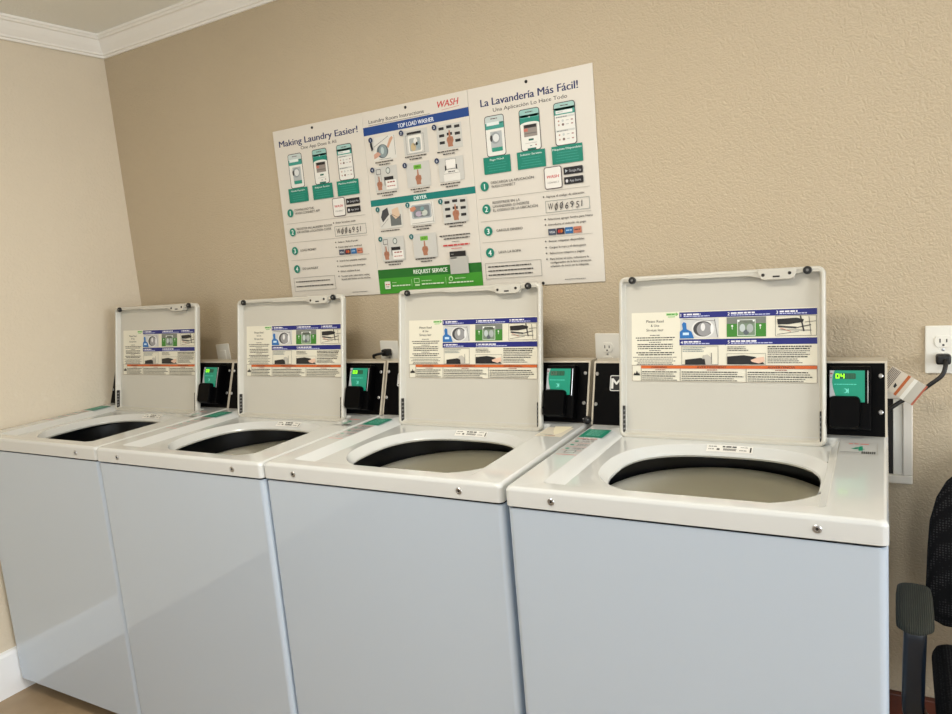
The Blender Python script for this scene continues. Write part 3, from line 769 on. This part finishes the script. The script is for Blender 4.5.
a.words(282, 292, 458, 2, (150, 150, 150))
a.rr(26, 526, 48, 550, 2, (226, 226, 214)); a.up(); a.words(29, 45, 536, 3, RED); a.words(30, 44, 543, 2, MID)
LG = (186, 222, 170)
a.words(56, 72, 531, 2.4, LG); a.words(56, 124, 541, 3.6, (220, 238, 210)); a.rect(130, 524, 131, 546, LG)
a.frame(140, 522, 160, 536, 1.8, LG); a.rect(142, 540, 160, 546, LG); a.words(168, 204, 531, 2.4, LG); a.words(168, 250, 541, 3.6, (220, 238, 210)); a.rect(256, 524, 257, 546, LG)
a.disc(275, 530, 7.5, LG); a.up(); a.disc(275, 531, 5, (62, 150, 44)); a.words(290, 326, 530, 2.4, LG); a.words(266, 352, 542, 3.6, (220, 238, 210))
a.done('printing', root2)
screws(root2, [(166, 12, 1)])
tag(root2, 'middle white wall sign with blue, teal and green bands, headed Laundry Room Instructions', 'sign', 'laundry instruction signs')
s3 = steps_sign(2, 377, T3)
tag(s3, 'rightmost white wall sign, in Spanish, headed La Lavandería Más Fácil!', 'sign', 'laundry instruction signs')

# ------------------------------------------------------------------ outlets, cords, service box
def plate(name, cx, cz, label, kind, tilt=0, hw=.035, hh=.057):
    root = empty(name, (cx, 0, cz)); root.rotation_euler = (0, tilt, 0)
    bm = bmesh.new(); add_box(bm, (-hw, -.006, -hh), (hw, -.0005, hh), .003, 2)
    obj('cover_plate', bm, M_OUTLET, root, True, 40)
    Mx = Matrix.Rotation(PI/2, 4, 'X')
    for z in (.0185, -.0185) if kind != 'switch' else ():
        bm = bmesh.new()
        pts = [(.0168*math.cos(2*PI*i/32), max(-.0128, min(.0128, .0168*math.sin(2*PI*i/32)))) for i in range(32)]
        loft(bm, [[(x, -.0055, z+y) for x, y in pts], [(x, -.0078, z+y) for x, y in pts], [(x*.95, -.0082, z+y*.95) for x, y in pts]], False, True)
        for x, hh_ in ((-.0062, .0042), (.0062, .0036)): add_box(bm, (x-.0011, -.0086, z+.002-hh_), (x+.0011, -.0080, z+.002+hh_), mi=1)
        add_box(bm, (-.002, -.0086, z-.0095), (.002, -.0080, z-.0058), mi=1)
        obj('receptacle', bm, [M_OUTLET, M_DARK], root, True, 40)
    if kind == 'switch':
        bm = bmesh.new(); add_box(bm, (-.0165, -.0088, -.033), (.0165, -.0055, .033), .001, 1)
        obj('insert', bm, M_OUTLET, root)
    bm = revolve(bmesh.new(), [(.003, .005), (.003, .0066), (.0001, .007)], 12, M=Mx)
    obj('screw', bm, M_STEEL, root, True)
    return tag(root, label, 'outlet', 'wall outlet plates')
plate('wall_outlet', 2.7415, 1.0765, 'cream duplex wall outlet with a black plug in its lower socket, above the black chair', 'duplex', 0, .0345, .0535)
plate('wall_outlet', 1.968, 1.070, 'cream duplex wall outlet half hidden behind the lid of the washer nearest the chair', 'duplex', .02)
plate('wall_outlet', 1.227, 1.062, 'cream wall outlet with a dark plug in its upper half, below the middle wall sign', 'duplex', .02, .036, .055)
plate('wall_plate', .447, 1.058, 'cream wall plate slightly tilted above the console between the two leftmost washers', 'switch', -.06)

def cord(name, pts, r, label, plug, parent_parts=None):
    root = empty(name, plug)
    Mi = Matrix.Translation(-Vector(plug))
    bm = bmesh.new(); add_box(bm, (plug[0]-.014, -.034, plug[2]-.011), (plug[0]+.014, -.0090, plug[2]+.011), .005, 3, Mi)
    obj('plug', bm, M_BLACK, root, True, 50)
    bm = tube(bmesh.new(), [Mi @ q for q in smooth_path(pts)], r, 12)
    obj('cable', bm, M_BLACK, root, True, 60)
    return tag(root, label, 'cord', 'washer power cords')
c1 = cord('power_cord', [(2.744, -.030, 1.058), (2.744, -.046, 1.048), (2.737, -.056, 1.028), (2.715, -.058, 1.008), (2.688, -.055, .984), (2.665, -.058, .972), (2.642, -.064, .956), (2.629, -.058, .947)], .0046,
          'black washer power cord with a striped warning tag, hanging from the outlet above the chair', (2.741, 0, 1.058))
# warning tag folded round the cord
def tag_paper():
    o = Vector((2.741, 0, 1.058))
    A = Vector((2.633, -.064, 1.040)); B = Vector((2.694, -.066, .998)); Dn = Vector((2.634, -.064, .981))
    # corners from the photograph's wall area: top-left, right, bottom
    e1 = Vector((2.697, -.064, .999))-Vector((2.633, -.064, 1.043))
    Uv = e1.normalized(); Wn = Vector((0, -1, 0)); Vv = Wn.cross(Uv)
    Mx = Matrix(((Uv.x, Vv.x, Wn.x, 2.642-o.x), (Uv.y, Vv.y, Wn.y, -.064-o.y), (Uv.z, Vv.z, Wn.z, 1.045-o.z), (0, 0, 0, 1)))
    bm = bmesh.new(); add_box(bm, (0, -.046, -.0006), (.080, .006, 0), M=Mx)
    pp = obj('warning_tag', bm, M_PAPER, c1)
    a = Art(Mx)
    a.rect(0, -6, 50, 46, (206, 196, 178)); a.rect(58, -6, 80, 46, (186, 182, 170)); a.up()
    for i in range(7): a.rect(1+i*3.0, -4, 2.6+i*3.0, 44, (92, 80, 72))
    a.rect(36, -6, 42, 46, (178, 92, 40)); a.up(); a.poly([(25, 22), (31, 25), (31, 33), (26, 31)], (30, 28, 28)); a.rect(76, -6, 80, 46, (170, 92, 70))
    a.done('printing', pp)
tag_paper()
cord('power_cord', [(1.226, -.030, 1.081), (1.222, -.044, 1.081), (1.205, -.048, 1.078), (1.188, -.040, 1.072), (1.182, -.024, 1.05), (1.182, -.012, .98), (1.182, -.012, .86)], .0042,
     'short black power cord dropping from the outlet below the middle wall sign', (1.228, 0, 1.081))

M_SBOX = mat('painted_service_box', srgb(222, 216, 204), .5)
sb = empty('service_box', (2.56, 0, .865))
Mi = Matrix.Translation((-2.56, 0, -.865))
bm = bmesh.new()
for lo, hi in (((2.44, -.016, .765), (2.684, -.0005, .785)), ((2.44, -.016, .965), (2.684, -.0005, .985)), ((2.44, -.016, .785), (2.462, -.0005, .965)), ((2.664, -.016, .785), (2.684, -.0005, .965))): add_box(bm, lo, hi, .002, 1, Mi)
obj('frame', bm, M_SBOX, sb)
bm = bmesh.new(); add_box(bm, (2.645, -.010, .785), (2.664, -.0006, .965), .001, 1, Mi); obj('inner_panel', bm, M_OUTLET, sb)
bm = bmesh.new(); add_box(bm, (2.462, -.006, .785), (2.645, -.0006, .965), 0, 1, Mi); obj('recess', bm, M_DARK, sb)
tag(sb, 'painted washer service box with a pale metal frame, on the wall behind the rightmost washer', 'service box')

# ------------------------------------------------------------------ office chair
M_MESH = mat('black_chair_mesh', srgb(30, 30, 32), .85, spec=.15)
n, l, p = nodes(M_MESH)
tc = n.new('ShaderNodeTexCoord'); v = n.new('ShaderNodeTexVoronoi'); v.inputs['Scale'].default_value = 190; v.inputs['Randomness'].default_value = .25
l.new(tc.outputs['Object'], v.inputs['Vector'])
cr = n.new('ShaderNodeValToRGB'); cr.color_ramp.elements[0].position = .15; cr.color_ramp.elements[0].color = srgb(50, 49, 49); cr.color_ramp.elements[1].position = .42; cr.color_ramp.elements[1].color = srgb(8, 8, 9)
l.new(v.outputs['Distance'], cr.inputs[0]); l.new(cr.outputs[0], p.inputs['Base Color'])
b = n.new('ShaderNodeBump'); b.inputs['Strength'].default_value = .6; b.inputs['Distance'].default_value = .002; b.invert = True
l.new(v.outputs['Distance'], b.inputs['Height']); l.new(b.outputs[0], p.inputs['Normal'])
M_ARM = mat('olive_arm_fabric', srgb(72, 74, 62), .85)
n, l, p = nodes(M_ARM)
tc = n.new('ShaderNodeTexCoord'); wv = n.new('ShaderNodeTexWave'); wv.inputs['Scale'].default_value = 90; wv.inputs['Distortion'].default_value = 1.5
l.new(tc.outputs['Object'], wv.inputs['Vector'])
cr = n.new('ShaderNodeValToRGB'); cr.color_ramp.elements[0].color = srgb(22, 24, 18); cr.color_ramp.elements[1].color = srgb(52, 54, 42)
l.new(wv.outputs['Color'], cr.inputs[0]); l.new(cr.outputs[0], p.inputs['Base Color'])
b = n.new('ShaderNodeBump'); b.inputs['Strength'].default_value = .5; b.inputs['Distance'].default_value = .002
l.new(wv.outputs['Color'], b.inputs['Height']); l.new(b.outputs[0], p.inputs['Normal'])
M_NAVYP = mat('navy_plastic_arm', srgb(10, 20, 30), .3)
M_BLKP = mat('black_chair_plastic', srgb(20, 20, 22), .35)

CX, CY = 2.94, -.37
ch = empty('office_chair', (CX, CY, 0))
tag(ch, 'black mesh-back office chair with olive armrest, beside the rightmost washer', 'chair')
# curved padded back
bm = bmesh.new()
loops = []
zs = [.535, .545, .57, .62, .70, .76, .81, .845, .875, .900, .915, .922]
hw = [.205, .222, .231, .235, .232, .228, .216, .198, .168, .125, .075, .02]
for z, h in zip(zs, hw):
    ring = []
    for k in range(36):
        a_ = 2*PI*k/36; x = h*math.copysign(abs(math.cos(a_))**.75, math.cos(a_)); s_ = math.sin(a_)
        th = .024*(1 if .55 < z < .90 else .6)
        y = .225 + th*math.copysign(abs(s_)**.9, s_) - .35*x*x + (z-.72)*.08
        ring.append((x, y, z-.022))
    loops.append(ring)
loft(bm, loops, True, True)
obj('backrest', bm, M_MESH, ch, True, 70)
bm = tube(bmesh.new(), smooth_path([(0, .10, .40), (0, .23, .42), (0, .265, .50), (0, .262, .70)]), .022, 12)
obj('back_bracket', bm, M_BLKP, ch, True, 60)
bm = bmesh.new(); add_box(bm, (-.225, -.24, .42), (.225, .19, .485), .028, 4); obj('seat', bm, M_MESH, ch, True, 60)
bm = bmesh.new(); add_box(bm, (-.10, -.12, .385), (.10, .12, .42), .01, 2); obj('seat_plate', bm, M_BLKP, ch, True, 60)
for s in (-1, 1):
    ax = s*.259
    # arm pad, rounded and drooping at the front
    bm = bmesh.new(); loops = []
    for t_ in [0, .04, .12, .3, .5, .7, .86, .95, 1]:
        y = .10 - t_*.185
        e = min(1, (math.sin(min(t_, 1-t_)*PI/2/.16) if min(t_, 1-t_) < .16 else 1))
        e = max(e, .18)
        zc = .640 - (.010*max(0, t_-.6)/.4) - .006*max(0, .3-t_)/.3
        loops.append([(ax+.031*e**.6*math.copysign(abs(math.cos(q))**.7, math.cos(q)), y, zc+.017*e*math.copysign(abs(math.sin(q))**.7, math.sin(q))) for q in [2*PI*k/20 for k in range(20)]])
    loft(bm, loops, True, True); obj('arm_pad', bm, M_ARM, ch, True, 70)
    # arm post: flat upright that turns in under the seat
    bm = bmesh.new(); loops = []
    pth = smooth_path([(ax, -.045, .630), (ax, -.05, .60), (ax+s*.002, -.045, .52), (ax-s*.0, -.03, .44), (ax-s*.03, -.02, .405), (ax-s*.12, -.01, .400)], 5)
    for i, q in enumerate(pth):
        d = (pth[min(i+1, len(pth)-1)]-pth[max(i-1, 0)]).normalized(); yv = Vector((0, 1, 0)); sv = d.cross(yv).normalized()
        loops.append([tuple(q+sv*x+yv*y) for x, y in rrect(-.0185, -.022, .0185, .022, .008, 3)])
    loft(bm, loops, True, True); obj('arm_post', bm, M_NAVYP, ch, True, 50)
bm = revolve(bmesh.new(), [(.030, .10), (.030, .24), (.018, .245), (.018, .39)], 20, close0=True, close1=True); obj('gas_column', bm, M_BLKP, ch, True)
bm = bmesh.new(); revolve(bm, [(.04, .075), (.045, .09), (.04, .125), (.03, .13)], 20, close0=True, close1=True)
for k in range(5):
    a_ = math.radians(90+72*k); tube(bm, [(0, 0, .105), (.14*math.cos(a_), .14*math.sin(a_), .098), (.27*math.cos(a_), .27*math.sin(a_), .078)], [.024, .019, .015], 10)
obj('star_base', bm, M_BLKP, ch, True, 50)
for k in range(5):
    a_ = math.radians(90+72*k); x, y = .27*math.cos(a_), .27*math.sin(a_)
    bm = bmesh.new()
    for d in (-.012, .012):
        Mx = Matrix.Translation((x, y, .028)) @ Matrix.Rotation(a_, 4, 'Z') @ Matrix.Rotation(PI/2, 4, 'X')
        revolve(bm, [(.026, d-.008), (.028, d-.005), (.028, d+.005), (.026, d+.008)], 18, M=Mx, close0=True, close1=True)
    tube(bm, [(x, y, .03), (x, y, .08)], .006, 8)
    obj('caster', bm, M_BLACK, ch, True, 50)

# ------------------------------------------------------------------ light
def area(name, loc, rot, sx, sy, power, col):
    L = bpy.data.lights.new(name, 'AREA'); L.shape = 'RECTANGLE'; L.size = sx; L.size_y = sy; L.energy = power; L.color = col
    o = bpy.data.objects.new(name, L); C.objects.link(o); o.location = loc; o.rotation_euler = rot
    return o
# daylight through the window in the right wall
area('window_daylight', (XR+.2, (WY0+WY1)/2, (WZ0+WZ1)/2), (0, math.radians(90), 0), WZ1-WZ0, WY1-WY0, 120, (.90, .95, 1.0))
# open doorway / glass front behind the camera
area('front_daylight', (3.9, YF-.1, 1.5), (math.radians(90), 0, 0), 1.0, 1.7, 80, (.90, .95, 1.0))
# ceiling lamp
area('ceiling_lamp', (1.75, -1.3, HC-.03), (0, 0, 0), 1.2, .3, 33, (1, .93, .82))
w = bpy.data.worlds.new('world'); S.world = w; w.use_nodes = True
w.node_tree.nodes['Background'].inputs[0].default_value = (.80, .88, 1, 1); w.node_tree.nodes['Background'].inputs[1].default_value = .55

# ------------------------------------------------------------------ camera
cam = bpy.data.cameras.new('camera'); co = bpy.data.objects.new('camera', cam); C.objects.link(co); S.camera = co
cam.sensor_fit = 'HORIZONTAL'; cam.sensor_width = 36; cam.lens = 726.19/952*36; cam.clip_start = .02
rx, roll, rz = 1.42694, -.086561, .531494
co.matrix_world = Matrix.Translation((2.65342, -1.88097, 1.37783)) @ Matrix.Rotation(rz, 4, 'Z') @ Matrix.Rotation(rx, 4, 'X') @ Matrix.Rotation(roll, 4, 'Z')
S.view_settings.view_transform = 'Standard'; S.view_settings.look = 'None'; S.view_settings.gamma = 1; S.view_settings.exposure = -.50
S.view_settings.use_curve_mapping = False
try: S.cycles.use_denoising = True
except Exception: pass
S.cycles.max_bounces = 10; S.cycles.diffuse_bounces = 6
